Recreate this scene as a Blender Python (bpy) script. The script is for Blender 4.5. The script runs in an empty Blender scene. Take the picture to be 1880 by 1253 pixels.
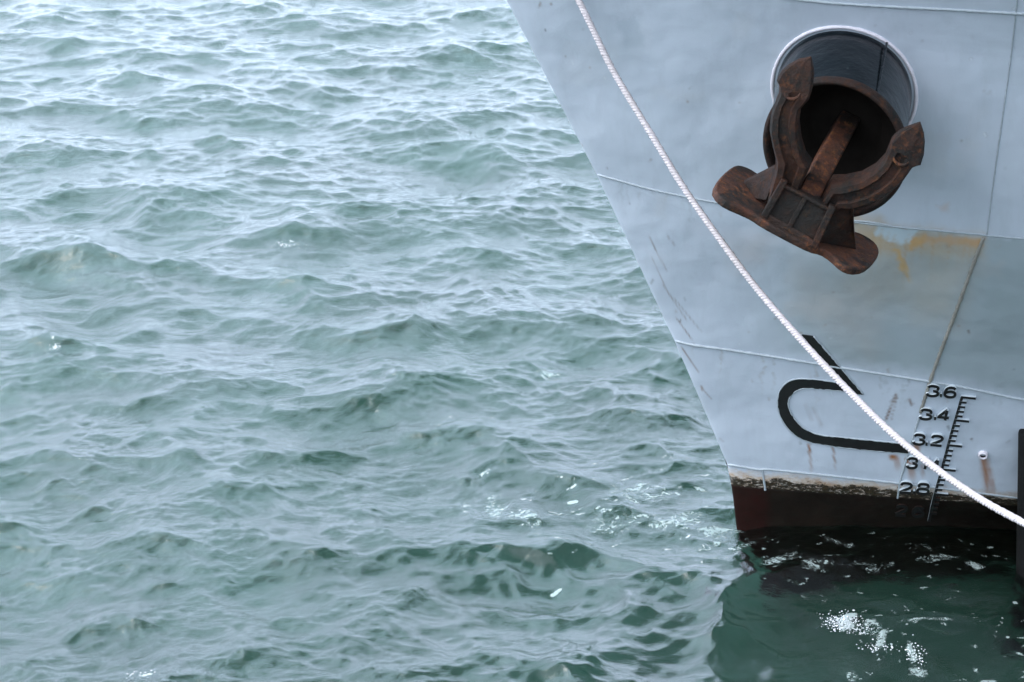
import bpy, bmesh, math, random
import numpy as np
from mathutils import Vector, Matrix
random.seed(4)
R = math.radians
scene = bpy.context.scene
C = scene.collection

# ---------------------------------------------------------------- camera
CH, FPX, PITCH = 6.05, 3656.0, R(23)
cd = bpy.data.cameras.new("camera"); cam = bpy.data.objects.new("camera", cd); C.objects.link(cam)
cam.location = (0, 0, CH); cam.rotation_euler = (R(90) - PITCH, 0, 0)
cd.sensor_width = 36; cd.lens = FPX / 1880 * 36; cd.clip_start = .1; cd.clip_end = 6000
scene.camera = cam
# ---------------------------------------------------------------- sky
SUN_EL, SUN_AZ = R(50), R(262)          # azimuth clockwise from +Y
w = bpy.data.worlds.new("World"); scene.world = w; w.use_nodes = True
nt = w.node_tree; nt.nodes.clear()
sky = nt.nodes.new('ShaderNodeTexSky'); sky.sky_type = 'NISHITA'; sky.sun_disc = False
sky.sun_elevation = SUN_EL; sky.sun_rotation = SUN_AZ; sky.air_density = 1; sky.dust_density = 4
hsv = nt.nodes.new('ShaderNodeHueSaturation'); hsv.inputs['Saturation'].default_value = .35
mx = nt.nodes.new('ShaderNodeMixRGB'); mx.inputs[0].default_value = .72; mx.inputs[0].default_value = .85
gtc = nt.nodes.new('ShaderNodeTexCoord'); gsp = nt.nodes.new('ShaderNodeSeparateXYZ'); grp = nt.nodes.new('ShaderNodeMapRange'); gmx = nt.nodes.new('ShaderNodeMixRGB')
nt.links.new(gtc.outputs['Generated'], gsp.inputs[0]); nt.links.new(gsp.outputs[1], grp.inputs[0])
grp.inputs[1].default_value = .50; grp.inputs[2].default_value = -.15; grp.interpolation_type = 'SMOOTHSTEP'
gmx.inputs[1].default_value = (13.2, 14.0, 17.6, 1); gmx.inputs[2].default_value = (5.4, 6.2, 7.2, 1)
elv = nt.nodes.new('ShaderNodeMapRange'); elv.inputs[1].default_value = .30; elv.inputs[2].default_value = .80; nt.links.new(gsp.outputs[2], elv.inputs[0])
hmx = nt.nodes.new('ShaderNodeMixRGB'); hmx.inputs[1].default_value = (12.0, 14.2, 18.4, 1); hmx.inputs[2].default_value = (12.8, 17.6, 20.9, 1)
nt.links.new(elv.outputs[0], hmx.inputs[0]); nt.links.new(hmx.outputs[0], gmx.inputs[1])
nt.links.new(grp.outputs[0], gmx.inputs[0]); nt.links.new(gmx.outputs[0], mx.inputs[2])
# thin cloud is brighter around the veiled sun
sdv = (math.sin(SUN_AZ) * math.cos(SUN_EL), math.cos(SUN_AZ) * math.cos(SUN_EL), math.sin(SUN_EL))
dt = nt.nodes.new('ShaderNodeVectorMath'); dt.operation = 'DOT_PRODUCT'; dt.inputs[1].default_value = sdv; nt.links.new(gtc.outputs['Generated'], dt.inputs[0])
gr2 = nt.nodes.new('ShaderNodeMapRange'); gr2.interpolation_type = 'SMOOTHSTEP'; gr2.inputs[1].default_value = .55; gr2.inputs[2].default_value = 1.0; gr2.inputs[3].default_value = .97; gr2.inputs[4].default_value = 2.2
nt.links.new(dt.outputs['Value'], gr2.inputs[0])
gmul = nt.nodes.new('ShaderNodeVectorMath'); gmul.operation = 'SCALE'
bg = nt.nodes.new('ShaderNodeBackground'); bg.inputs[1].default_value = .15
wo = nt.nodes.new('ShaderNodeOutputWorld')
nt.links.new(sky.outputs[0], hsv.inputs['Color']); nt.links.new(hsv.outputs[0], mx.inputs[1])
nt.links.new(mx.outputs[0], gmul.inputs[0]); nt.links.new(gr2.outputs[0], gmul.inputs['Scale']); nt.links.new(gmul.outputs[0], bg.inputs[0]); nt.links.new(bg.outputs[0], wo.inputs[0])
# ---------------------------------------------------------------- sun
sd = bpy.data.lights.new("sun", 'SUN'); sun = bpy.data.objects.new("sun", sd); C.objects.link(sun)
sd.energy = .8; sd.angle = R(25); sd.color = (1, .96, .9)
sv = Vector((math.sin(SUN_AZ) * math.cos(SUN_EL), math.cos(SUN_AZ) * math.cos(SUN_EL), math.sin(SUN_EL)))
sun.rotation_euler = sv.to_track_quat('Z', 'Y').to_euler()
scene.view_settings.view_transform = 'Standard'; scene.view_settings.look = 'None'
scene.view_settings.exposure = .84; scene.view_settings.gamma = 1

# ---------------------------------------------------------------- helpers
def tag(o, label=None, cat=None, group=None, kind=None):
    if label: o['label'] = label
    if cat: o['category'] = cat
    if group: o['group'] = group
    if kind: o['kind'] = kind
    return o
def empty(name, loc, label, cat):
    o = bpy.data.objects.new(name, None); C.objects.link(o); o.location = loc
    return tag(o, label, cat)
class MB:
    def __init__(s): s.v = []; s.f = []; s.m = []
    def add(s, vs, fs, mi=0):
        b = len(s.v); s.v += [tuple(float(c) for c in v) for v in vs]
        for i, f in enumerate(fs): s.f.append(tuple(b + k for k in f)); s.m.append(mi if isinstance(mi, int) else mi[i])
    def tube(s, pts, r, n=8, closed=False, cap=True, mi=0):
        pts = [Vector(p) for p in pts]; N = len(pts); rr = r if hasattr(r, '__len__') else [r] * N
        vs = []; up = None
        for i, p in enumerate(pts):
            a = pts[(i - 1) % N] if (closed or i) else p; c = pts[(i + 1) % N] if (closed or i < N - 1) else p
            t = (c - a).normalized()
            if up is None: up = t.orthogonal().normalized()
            up = (up - t * up.dot(t)).normalized(); q = t.cross(up)
            for k in range(n):
                an = 2 * math.pi * k / n; vs.append(p + (up * math.cos(an) + q * math.sin(an)) * rr[i])
        fs = []
        for i in range(N if closed else N - 1):
            j = (i + 1) % N
            for k in range(n): k2 = (k + 1) % n; fs.append((i * n + k, i * n + k2, j * n + k2, j * n + k))
        if cap and not closed: fs += [tuple(range(n))[::-1], tuple((N - 1) * n + k for k in range(n))]
        s.add(vs, fs, mi)
    def loft(s, rings, closed=True, caps=False, mi=0):
        n = len(rings[0]); vs = [v for r in rings for v in r]; fs = []
        for i in range(len(rings) - 1):
            for k in range(n if closed else n - 1):
                k2 = (k + 1) % n; fs.append((i * n + k, i * n + k2, (i + 1) * n + k2, (i + 1) * n + k))
        if caps: fs += [tuple(range(n))[::-1], tuple((len(rings) - 1) * n + k for k in range(n))]
        s.add(vs, fs, mi)
    def build(s, name, mats, parent=None, smooth=False, bevel=0, seg=2, recalc=True):
        me = bpy.data.meshes.new(name); me.from_pydata(s.v, [], s.f)
        for m in (mats if isinstance(mats, (list, tuple)) else [mats]): me.materials.append(m)
        me.polygons.foreach_set('material_index', s.m)
        if recalc:
            bm = bmesh.new(); bm.from_mesh(me); bmesh.ops.recalc_face_normals(bm, faces=bm.faces); bm.to_mesh(me); bm.free()
        if smooth: me.polygons.foreach_set('use_smooth', [True] * len(me.polygons))
        o = bpy.data.objects.new(name, me); C.objects.link(o)
        if parent: o.parent = parent; o.matrix_parent_inverse = Matrix.Translation(parent_world(parent)).inverted()
        if bevel:
            b = o.modifiers.new('b', 'BEVEL'); b.width = bevel; b.segments = seg; b.limit_method = 'ANGLE'; b.angle_limit = R(35); b.harden_normals = False
        return o
def parent_world(o):
    v = Vector(o.location)
    while o.parent: v += o.matrix_parent_inverse.translation + Vector(o.parent.location); o = o.parent
    return v
# ---- node helpers
class NT:
    def __init__(s, name):
        s.m = bpy.data.materials.new(name); s.m.use_nodes = True; s.t = s.m.node_tree
        s.b = s.t.nodes['Principled BSDF']; s.tc = s.n('ShaderNodeTexCoord')
    def n(s, t, **k):
        o = s.t.nodes.new(t)
        for a, v in k.items(): setattr(o, a, v)
        return o
    def l(s, a, b): s.t.links.new(a, b)
    def noise(s, scale, detail=4, rough=.55, dist=0, vec=None, dim=None):
        o = s.n('ShaderNodeTexNoise'); o.inputs['Scale'].default_value = scale; o.inputs['Detail'].default_value = detail
        o.inputs['Roughness'].default_value = rough; o.inputs['Distortion'].default_value = dist
        s.l(vec or s.tc.outputs['Object'], o.inputs['Vector']); return o.outputs['Fac']
    def mapping(s, scale=(1, 1, 1), rot=(0, 0, 0), vec=None):
        o = s.n('ShaderNodeMapping'); o.inputs['Scale'].default_value = scale; o.inputs['Rotation'].default_value = rot
        s.l(vec or s.tc.outputs['Object'], o.inputs['Vector']); return o.outputs[0]
    def ramp(s, f, stops):
        o = s.n('ShaderNodeValToRGB'); e = o.color_ramp.elements
        while len(e) < len(stops): e.new(.5)
        for x, (p, c) in zip(e, stops): x.position = p; x.color = (c if hasattr(c, '__len__') else (c, c, c)) + (1,) if hasattr(c, '__len__') else (c, c, c, 1)
        s.l(f, o.inputs[0]); return o.outputs[0]
    def mix(s, f, a, b, mode='MIX'):
        o = s.n('ShaderNodeMixRGB', blend_type=mode)
        for i, v in enumerate((f, a, b)):
            if isinstance(v, (int, float)): o.inputs[i].default_value = v if i == 0 else (v, v, v, 1)
            elif isinstance(v, tuple): o.inputs[i].default_value = v + (1,) if len(v) == 3 else v
            else: s.l(v, o.inputs[i])
        return o.outputs[0]
    def math(s, op, a, b=0, c=None, clamp=False):
        o = s.n('ShaderNodeMath', operation=op); o.use_clamp = clamp
        for i, v in enumerate((a, b, c)):
            if v is None: continue
            if isinstance(v, (int, float)): o.inputs[i].default_value = v
            else: s.l(v, o.inputs[i])
        return o.outputs[0]
    def mr(s, v, a, b, c=0, d=1, sm=False):
        o = s.n('ShaderNodeMapRange'); o.interpolation_type = 'SMOOTHSTEP' if sm else 'LINEAR'
        s.l(v, o.inputs[0])
        for i, q in enumerate((a, b, c, d)): o.inputs[i + 1].default_value = q
        return o.outputs[0]
    def attr(s, name): return s.n('ShaderNodeAttribute', attribute_name=name)
    def bump(s, h, dist=.01, st=1, prev=None):
        o = s.n('ShaderNodeBump'); o.inputs['Distance'].default_value = dist; o.inputs['Strength'].default_value = st
        s.l(h, o.inputs['Height'])
        if prev: s.l(prev, o.inputs['Normal'])
        return o.outputs[0]
    def fin(s, col=None, rough=None, nrm=None, spec=None, metal=None, coat=None):
        for k, v in (('Base Color', col), ('Roughness', rough), ('Normal', nrm), ('Specular IOR Level', spec), ('Metallic', metal), ('Coat Weight', coat)):
            if v is None: continue
            if isinstance(v, (int, float)): s.b.inputs[k].default_value = v
            elif isinstance(v, tuple): s.b.inputs[k].default_value = v + (1,)
            else: s.l(v, s.b.inputs[k])
        return s.m

# ---------------------------------------------------------------- photo rays
cp, sp = math.cos(PITCH), math.sin(PITCH)
XR = np.array((1., 0, 0)); YU = np.array((0, sp, cp)); ZT = np.array((0, -cp, sp))   # camera right, up, towards camera
def ray(px, py):
    px = np.atleast_1d(np.asarray(px, float)); py = np.atleast_1d(np.asarray(py, float))
    dx = (px - 940) / FPX; dy = -(py - 626.5) / FPX
    return np.stack([dx, cp + dy * sp, -sp + dy * cp], 1)
O3 = np.array((0, 0, CH))
def at_z(px, py, z=0.):
    d = ray(px, py)[0]; return O3 + d * (z - CH) / d[2]
def at_y(px, py, y):
    d = ray(px, py)[0]; return O3 + d * y / d[1]
def to_px(P):
    P = np.asarray(P) - O3; x = P @ XR; y = P @ YU; z = -(P @ ZT)
    z = np.where(z < .05, .05, z)
    return 940 + FPX * x / z, 626.5 - FPX * y / z
# ---------------------------------------------------------------- hull surface
HA = R(12); FOOT = at_z(1352, 968, 0.)
AFT = np.array((math.cos(HA), math.sin(HA), 0.)); PORT = np.array((math.sin(HA), -math.cos(HA), 0.))
stem_px = [(1352, 968), (1345, 905), (1335, 852), (1290, 745), (1238, 625), (1170, 480), (1095, 320), (1015, 165), (930, 0)]
sz = []
for q in stem_px:
    d = ray(*q)[0]; t = ((FOOT - O3) @ PORT) / (d @ PORT); P = O3 + d * t; sz.append((P[2], (P - FOOT) @ AFT))
sz = np.array(sz); print('stem', np.round(sz, 2).tolist())
zt, st_ = list(sz[:, 0]), list(sz[:, 1])
sl = (st_[-1] - st_[-3]) / (zt[-1] - zt[-3])
zt = [-2.0, -1.0] + zt + [zt[-1] + 4]; st_ = [.35, .15] + st_ + [st_[-1] + sl * 4]
def s0(z): return np.interp(z, zt, st_)
QN = .09
colz = np.array((-2., 0, .31, 1.15, 1.7, 2.25, 2.8, 3.4, 5., 8.))
coly = np.array((11.45, 11.20, 10.98, 10.69, 10.42, 10.16, 10.03, 9.90, 8.95, 6.3))
def ktab():
    zz = np.linspace(-2, 8, 201); yy = np.interp(zz, colz, coly)
    ker = np.exp(-np.linspace(-1.5, 1.5, 9) ** 2); ker /= ker.sum()
    yp = np.pad(yy, 4, mode='edge'); yy = np.convolve(yp, ker, 'valid')
    P = np.stack([np.full_like(zz, 2.62), yy, zz], 1) - FOOT
    s = P @ AFT; b = P @ PORT; u = s - s0(zz)
    return zz, b / np.sqrt(u * u + 2 * QN * u)
kz, kk = ktab()
def hb(s, z):
    u = np.maximum(s - s0(z), 0); b = np.interp(z, kz, kk) * np.sqrt(u * u + 2 * QN * u)
    bm = 4.4 + .25 * np.maximum(z, 0)
    return bm * np.tanh(b / bm) / 1.0
def hp(s, z, side=1.):
    b = hb(s, z) * side; s = np.asarray(s); z = np.asarray(z)
    P = FOOT + s[..., None] * AFT + b[..., None] * PORT; P[..., 2] = z; return P
def F(P):
    q = P - FOOT; return q @ PORT - hb(q @ AFT, P[..., 2])
def at_hull(px, py):
    d = ray(px, py); n = len(d)
    T = np.arange(8.5, 16, .04); P = O3 + d[:, None, :] * T[None, :, None]
    q = P - FOOT; s = q @ AFT
    inside = (q @ PORT - hb(s, P[..., 2]) < 0) & (s > s0(P[..., 2]) - .0)
    i = np.argmax(inside, 1); ok = inside.any(1)
    hi = T[i]; lo = T[np.maximum(i - 1, 0)]
    for _ in range(26):
        m = (lo + hi) / 2; P = O3 + d * m[:, None]; ins = F(P) < 0
        hi = np.where(ins, m, hi); lo = np.where(ins, lo, m)
    P = O3 + d * hi[:, None]; P[~ok] = np.nan
    return P
def hn(P):
    e = .02; g = []
    for k in range(3):
        E = np.zeros(3); E[k] = e; g.append((F(P + E) - F(P - E)) / (2 * e))
    g = np.stack(g, -1); return g / np.linalg.norm(g, axis=-1, keepdims=True)
for q in ((1700, 698), (1700, 425), (1700, 15), (1870, 438), (1238 + 20, 632), (1529, 267)): print('hull', q, np.round(at_hull(*q)[0], 2), np.round(hn(at_hull(*q))[0], 2))

# ---------------------------------------------------------------- materials
def m_hull():
    m = NT('hull_paint'); z = m.n('ShaderNodeSeparateXYZ'); m.l(m.tc.outputs['Object'], z.inputs[0]); zz = z.outputs[2]
    base = m.mix(m.ramp(m.noise(.9, 5, .6), [(.35, 0), (.65, 1)]), (.448, .500, .575), (.503, .556, .638))
    st = m.mapping((5, 5, .5)); base = m.mix(m.ramp(m.noise(2, 6, .7, 0, st), [(.5, 0), (.75, .16)]), base, (.24, .28, .30))
    base = m.mix(m.ramp(m.noise(30, 5, .7), [(.62, 0), (.75, .3)]), base, (.42, .46, .49))
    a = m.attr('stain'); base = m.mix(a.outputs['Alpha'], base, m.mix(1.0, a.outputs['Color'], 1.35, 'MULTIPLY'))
    # salt-bleached, weedy band above the boot-topping line
    zw = m.math('ADD', zz, m.math('MULTIPLY', m.noise(9, 7, .78, .4, m.mapping((1, 1, 1.6))), .20)); zw = m.math('SUBTRACT', zw, .10)
    dq = m.noise(26, 6, .78, .6, m.mapping((1, 1, 3.2), (.25, .12, 0)))
    dq2 = m.noise(11, 7, .8, .8, m.mapping((1, 1, 2.0), (.5, .3, 0)))
    dirt = m.math('MULTIPLY', m.mr(zw, .385, .372), m.ramp(dq, [(.40, 0), (.45, 1)]))
    dirt = m.math('MULTIPLY', dirt, m.ramp(dq2, [(.30, 0), (.40, 1)]))
    band = m.mr(zw, .45, .39, 0, .85)
    base = m.mix(band, base, m.mix(m.ramp(dq2, [(.4, 0), (.6, 1)]), (.56, .49, .42), (.36, .22, .11)))
    base = m.mix(dirt, base, m.mix(m.ramp(dq, [(.5, 0), (.6, 1)]), (.012, .009, .006), (.050, .032, .015)))
    dark = m.mix(m.ramp(m.noise(3, 5, .7), [(.45, 0), (.7, 1)]), (.011, .008, .0065), (.020, .013, .010))
    red = m.attr('redden'); dark = m.mix(m.math('MULTIPLY', red.outputs['Fac'], m.ramp(m.noise(5, 5, .7), [(.3, .2), (.6, 1)])), dark, (.022, .007, .006))
    ze = m.math('ADD', zz, m.math('MULTIPLY', m.noise(30, 5, .75), .012))
    base = m.mix(m.mr(ze, .319, .315), base, dark)
    rg = m.mix(m.mr(ze, .34, .29), m.ramp(m.noise(4, 5, .6), [(.3, .30), (.7, .44)]), .28)
    h = m.noise(1.6, 3, .5); b1 = m.bump(m.noise(.8, 2, .4), .08, .8, m.bump(h, .05, .9)); b2 = m.bump(m.noise(60, 4, .6), .0015, .6, b1)
    return m.fin(base, rg, b2, m.mr(ze, .33, .30, .5, .15))
def m_plain(name, col, rough=.5, var=.25, sc=12, bump=.001, spec=.5):
    m = NT(name); c2 = tuple(c * (1 - var) for c in col)
    return m.fin(m.mix(m.ramp(m.noise(sc, 5, .7), [(.35, 0), (.65, 1)]), c2, col), rough, m.bump(m.noise(sc * 5, 5, .7), bump, 1), spec)
def m_rust(name, k=1.):
    m = NT(name)
    n1 = m.noise(6, 8, .75, .4); n2 = m.noise(30, 7, .8); n3 = m.noise(3.2, 4, .6); n4 = m.noise(15, 7, .82, .6)
    c = m.mix(m.ramp(n1, [(.42, 0), (.55, 1)]), (.010 * k, .007 * k, .006 * k), (.052 * k, .020 * k, .012 * k))
    c = m.mix(m.ramp(n2, [(.52, 0), (.62, .8)]), c, (.13 * k, .045 * k, .017 * k))
    c = m.mix(m.ramp(n3, [(.53, 0), (.62, .8)]), c, (.012, .011, .010))
    c = m.mix(m.ramp(n4, [(.56, 0), (.66, .4)]), c, (.15 * k, .070 * k, .020 * k))
    b = m.bump(m.noise(10, 7, .75), .022, .8); b = m.bump(m.noise(55, 6, .8), .007, 1, b)
    return m.fin(c, m.ramp(n2, [(.3, .5), (.7, .85)]), b, .3)
M_HULL = m_hull()
M_PAINT = m_plain('weld_paint', (.37, .42, .46), .34, .12, 30, .003)
M_WHITE = m_plain('white_primer_weld', (.74, .70, .76), .45, .12, 25, .003)
M_BLACK = m_plain('black_marking_paint', (.012, .012, .013), .42, .3, 15, .001)
M_EDGE = m_plain('edge_paint', (.52, .58, .62), .4, .1, 30, .002)
M_SEAM = m_plain('brown_stained_weld', (.30, .29, .26), .45, .35, 9, .003)
M_RUST = m_rust('rusty_cast_iron', .68); M_RUSTL = m_rust('rusty_iron_worn', 1.65); M_RUSTD = m_rust('dark_rusty_iron', .42)
M_PILE = m_plain('tarred_black_timber', (.008, .008, .008), .75, .4, 8, .006, .15)
def m_pipe():
    m = NT('black_hawse_paint'); n = m.noise(3, 5, .6, 0, m.mapping((1, 1, 1)))
    c = m.mix(m.ramp(n, [(.4, 0), (.7, 1)]), (.002, .004, .006), (.004, .008, .011))
    c = m.mix(m.ramp(m.noise(40, 5, .8), [(.66, 0), (.72, .7)]), c, (.12, .13, .14))
    return m.fin(c, m.ramp(m.noise(6, 5, .7), [(.3, .14), (.7, .28)]), m.bump(m.noise(5, 4, .6), .012, .7, m.bump(m.noise(90, 3), .001, .35)), .14, coat=.0)
M_PIPE = m_pipe()
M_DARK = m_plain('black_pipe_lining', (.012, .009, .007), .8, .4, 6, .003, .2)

# ---------------------------------------------------------------- ship
ship = empty('ship', tuple(FOOT), 'large pale blue grey ship with raised black draft marks above its grimy waterline', 'ship')
# hawse pipe geometry first (the hull is cut where it passes)
def cam_vec(a): v = a[0] * XR + a[1] * YU + a[2] * ZT; return v / np.linalg.norm(v)
MN = cam_vec((-.40, -.42, .81))            # normal of the mouth
PG = cam_vec((-.20, -.50, .84))            # run of the pipe, outwards
MC = O3 + ray(1533, 272)[0] * 10.02
mr_ = .345; JR = .385
ma = cam_vec((.7, -.7, .0)); ma = ma - MN * (ma @ MN); ma /= np.linalg.norm(ma); mb = np.cross(MN, ma)
def mouth(an, r=mr_, off=0.): return MC + (ma * math.cos(an) * 1.02 + mb * math.sin(an)) * r + MN * off
def to_hull(P):
    lo, hi = -1.2, 2.6
    for _ in range(40):
        m = (lo + hi) / 2
        if F((P - PG * m)[None])[0] > 0: lo = m
        else: hi = m
    return P - PG * hi
NA = 120
angs = [2 * math.pi * i / NA for i in range(NA)]
join = [to_hull(mouth(a, JR - .02)) for a in angs]
print('pipe len', [round(float((mouth(angs[i]) - join[i]) @ PG), 2) for i in range(0, NA, 15)])
# hull mesh
us = np.concatenate([[0], np.cumsum(np.linspace(.002, .013, 40)), ])
us = np.concatenate([us, np.arange(us[-1] + .0135, 4.3, .0135)]); us = np.concatenate([us, us[-1] + np.cumsum(np.geomspace(.03, .9, 34))])
zs = np.concatenate([np.linspace(-1.8, -.25, 12), np.arange(-.2, 3.75, .0135), 3.75 + np.cumsum(np.geomspace(.03, .5, 20))])
U, Z = np.meshgrid(us, zs, indexing='ij'); S = s0(Z) + U
def hull_mesh(side, name):
    P = hp(S, Z, side); nu, nz = S.shape
    if side < 0: us_i = np.unique(np.concatenate([np.arange(0, nu, 8), [nu - 1]])); zs_i = np.unique(np.concatenate([np.arange(0, nz, 8), [nz - 1]])); P = P[np.ix_(us_i, zs_i)]; nu, nz = P.shape[:2]
    V = P.reshape(-1, 3) - FOOT + 0
    idx = np.arange(nu * nz).reshape(nu, nz)
    f = np.stack([idx[:-1, :-1], idx[1:, :-1], idx[1:, 1:], idx[:-1, 1:]], -1).reshape(-1, 4)
    if side < 0: f = f[:, ::-1]
    if side > 0:
        c = (V[f].mean(1) + FOOT) - MC; c = c - np.outer(c @ PG, PG) / 1.0
        # distance from the pipe's run, measured in the mouth plane
        c = c - np.outer(c @ MN / (PG @ MN), PG); rr = np.hypot(c @ ma / 1.02, c @ mb)
        near = (V[f].mean(1)[:, 2] > .8)
        f = f[~((rr < mr_ - .03) & near)]
    me = bpy.data.meshes.new(name); me.vertices.add(len(V)); me.vertices.foreach_set('co', V.ravel())
    me.loops.add(f.size); me.loops.foreach_set('vertex_index', f.ravel().astype(np.int32)); me.polygons.add(len(f))
    me.polygons.foreach_set('loop_start', (np.arange(len(f)) * 4).astype(np.int32)); me.polygons.foreach_set('loop_total', np.full(len(f), 4, np.int32))
    me.polygons.foreach_set('use_smooth', np.ones(len(f), bool)); me.update(); me.validate()
    me.materials.append(M_HULL)
    return me, V + FOOT
rng = np.random.default_rng(3)
def vnoise(x, y, seed=0, oct=4):
    t = np.zeros_like(x); a = 1; tot = 0
    for o in range(oct):
        g = np.random.default_rng(seed + o).random((64, 64)); xi = np.floor(x).astype(int); yi = np.floor(y).astype(int); fx = x - xi; fy = y - yi
        fx = fx * fx * (3 - 2 * fx); fy = fy * fy * (3 - 2 * fy)
        v = (g[xi % 64, yi % 64] * (1 - fx) + g[(xi + 1) % 64, yi % 64] * fx) * (1 - fy) + (g[xi % 64, (yi + 1) % 64] * (1 - fx) + g[(xi + 1) % 64, (yi + 1) % 64] * fx) * fy
        t += v * a; tot += a; a *= .55; x = x * 2.03 + 7; y = y * 2.03 + 3
    return t / tot
def sm(x, a, b): t = np.clip((x - a) / (b - a), 0, 1); return t * t * (3 - 2 * t)
def poly_mask(x, y, poly, soft=4):
    ins = np.zeros(x.shape, bool); d = np.full(x.shape, 1e9); n = len(poly)
    for i in range(n):
        (x1, y1), (x2, y2) = poly[i], poly[(i + 1) % n]
        cr = ((y1 > y) != (y2 > y)) & (x < (x2 - x1) * (y - y1) / ((y2 - y1) or 1e-9) + x1); ins ^= cr
        tt = np.clip(((x - x1) * (x2 - x1) + (y - y1) * (y2 - y1)) / ((x2 - x1) ** 2 + (y2 - y1) ** 2), 0, 1)
        d = np.minimum(d, np.hypot(x - x1 - tt * (x2 - x1), y - y1 - tt * (y2 - y1)))
    return sm(np.where(ins, d, -d), -soft, soft)
hm, HV = hull_mesh(1, 'hull_side')
hx, hy = to_px(HV)
col = np.zeros((len(HV), 4))
def lay(mask, c):
    global col
    m = np.clip(mask, 0, 1); A = col[:, 3] + m - col[:, 3] * m; A2 = np.maximum(A, 1e-6)
    for k in range(3): col[:, k] = (c[k] * m + col[:, k] * col[:, 3] * (1 - m)) / A2
    col[:, 3] = A
n1 = vnoise(hx / 40, hy / 40, 1); n2 = vnoise(hx / 9, hy / 30, 9); n3 = vnoise(hx / 130, hy / 60, 20)
HX0, HY0 = hx, hy; hx = hx + 9 * (vnoise(HX0 / 16, HY0 / 16, 31) - .5) * 2; hy = hy + 9 * (vnoise(HX0 / 16, HY0 / 16, 41) - .5) * 2
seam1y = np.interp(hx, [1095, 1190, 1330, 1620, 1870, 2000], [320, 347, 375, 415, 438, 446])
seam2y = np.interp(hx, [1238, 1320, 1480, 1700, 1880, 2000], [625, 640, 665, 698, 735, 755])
# a darker, greener tone on the strake between the two seams
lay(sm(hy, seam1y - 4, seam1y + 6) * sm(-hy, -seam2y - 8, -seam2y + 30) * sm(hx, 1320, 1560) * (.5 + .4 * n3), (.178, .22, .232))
lay(poly_mask(hx, hy, [(1830, 500), (1900, 480), (1900, 640), (1770, 660)], 10) * .15, (.19, .235, .25))
# touched-up squares of fresher paint
lay(poly_mask(hx, hy, [(1270, 405), (1460, 440), (1450, 455), (1265, 425)], 8) * .3, (.40, .42, .48))
lay(poly_mask(hx, hy, [(1135, 40), (1165, 30), (1185, 80), (1150, 90)], 5) * .4, (.24, .29, .34))
for _ in range(46):         # roller-wide touch-ups and patches of grime
    rx0, ry0, rw_, rh_ = random.uniform(1000, 1850), random.uniform(10, 850), random.uniform(20, 110), random.uniform(15, 80); sk = random.uniform(-.25, -.1)
    lay(poly_mask(hx, hy, [(rx0, ry0), (rx0 + rw_, ry0 + rw_ * .1), (rx0 + rw_ - rh_ * sk * -1, ry0 + rh_ + rw_ * .1), (rx0 + rh_ * sk, ry0 + rh_)], random.uniform(3, 12)) * random.uniform(.06, .2), random.choice([(.36, .40, .45), (.26, .30, .33), (.42, .45, .49), (.33, .32, .31)]))
for _ in range(150):        # chips and specks
    cx_, cy_ = random.uniform(960, 1870), random.uniform(5, 880); q = random.uniform(.8, 2.4)
    lay(sm(-np.hypot(hx - cx_, (hy - cy_) / random.uniform(.7, 1.8)), -q - 1.2, -q * .3) * random.uniform(.25, .75), random.choice([(.10, .07, .05), (.16, .09, .05), (.12, .13, .14), (.5, .54, .58)]))
for _ in range(40):         # faint runs under the seams
    xd = random.uniform(1100, 1860); yd = (np.interp(xd, [1095, 1330, 1870], [320, 375, 438]) if random.random() < .5 else np.interp(xd, [1238, 1480, 1880], [625, 665, 735])); ln_ = random.uniform(20, 110); wd = random.uniform(1, 3.5)
    lay(sm(-np.abs(hx - xd + 6 * np.clip((hy - yd) / ln_, 0, 1)), -wd, 0) * sm(hy, yd - 2, yd + 3) * sm(-hy, -yd - ln_, -yd) * random.uniform(.15, .45), random.choice([(.22, .19, .16), (.20, .22, .23)]))
# rust wash to the right of the anchor
tan = (.30, .215, .12)
lay(poly_mask(hx, hy, [(1565, 385), (1600, 395), (1640, 415), (1800, 432), (1806, 470), (1660, 462), (1600, 470), (1565, 440)], 16) * (.25 + .75 * n1), tan)
lay(poly_mask(hx, hy, [(1575, 440), (1800, 440), (1750, 600), (1620, 560), (1560, 520)], 40) * (.15 + .4 * n1) , (.29, .26, .21))
lay(poly_mask(hx, hy, [(1700, 432), (1806, 437), (1804, 452), (1690, 447)], 5) * (.4 + .5 * n1), (.36, .20, .08))
lay(poly_mask(hx, hy, [(1668, 430), (1700, 434), (1698, 452), (1668, 462)], 4) * (.5 + .5 * n1), (.36, .22, .09))
lay(poly_mask(hx, hy, [(1637, 456), (1652, 458), (1672, 520), (1655, 500)], 5) * .75, (.36, .22, .07))
lay(poly_mask(hx, hy, [(1610, 415), (1690, 418), (1668, 448), (1606, 434)], 3) * .95, (.30, .365, .41))
lay(poly_mask(hx, hy, [(1695, 376), (1740, 390), (1690, 420), (1692, 372)], 8) * .2, (.33, .38, .44))
lay(poly_mask(hx, hy, [(1720, 380), (1742, 376), (1738, 392), (1728, 390)], 5) * .4, (.36, .25, .2))
lay(poly_mask(hx, hy, [(1470, 500), (1620, 520), (1600, 660), (1460, 560)], 50) * (.2 + .3 * n1), (.28, .25, .23))
lay(poly_mask(hx, hy, [(1330, 440), (1420, 430), (1400, 480), (1350, 500)], 25) * (.2 + .3 * n1), (.26, .22, .20))
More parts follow.
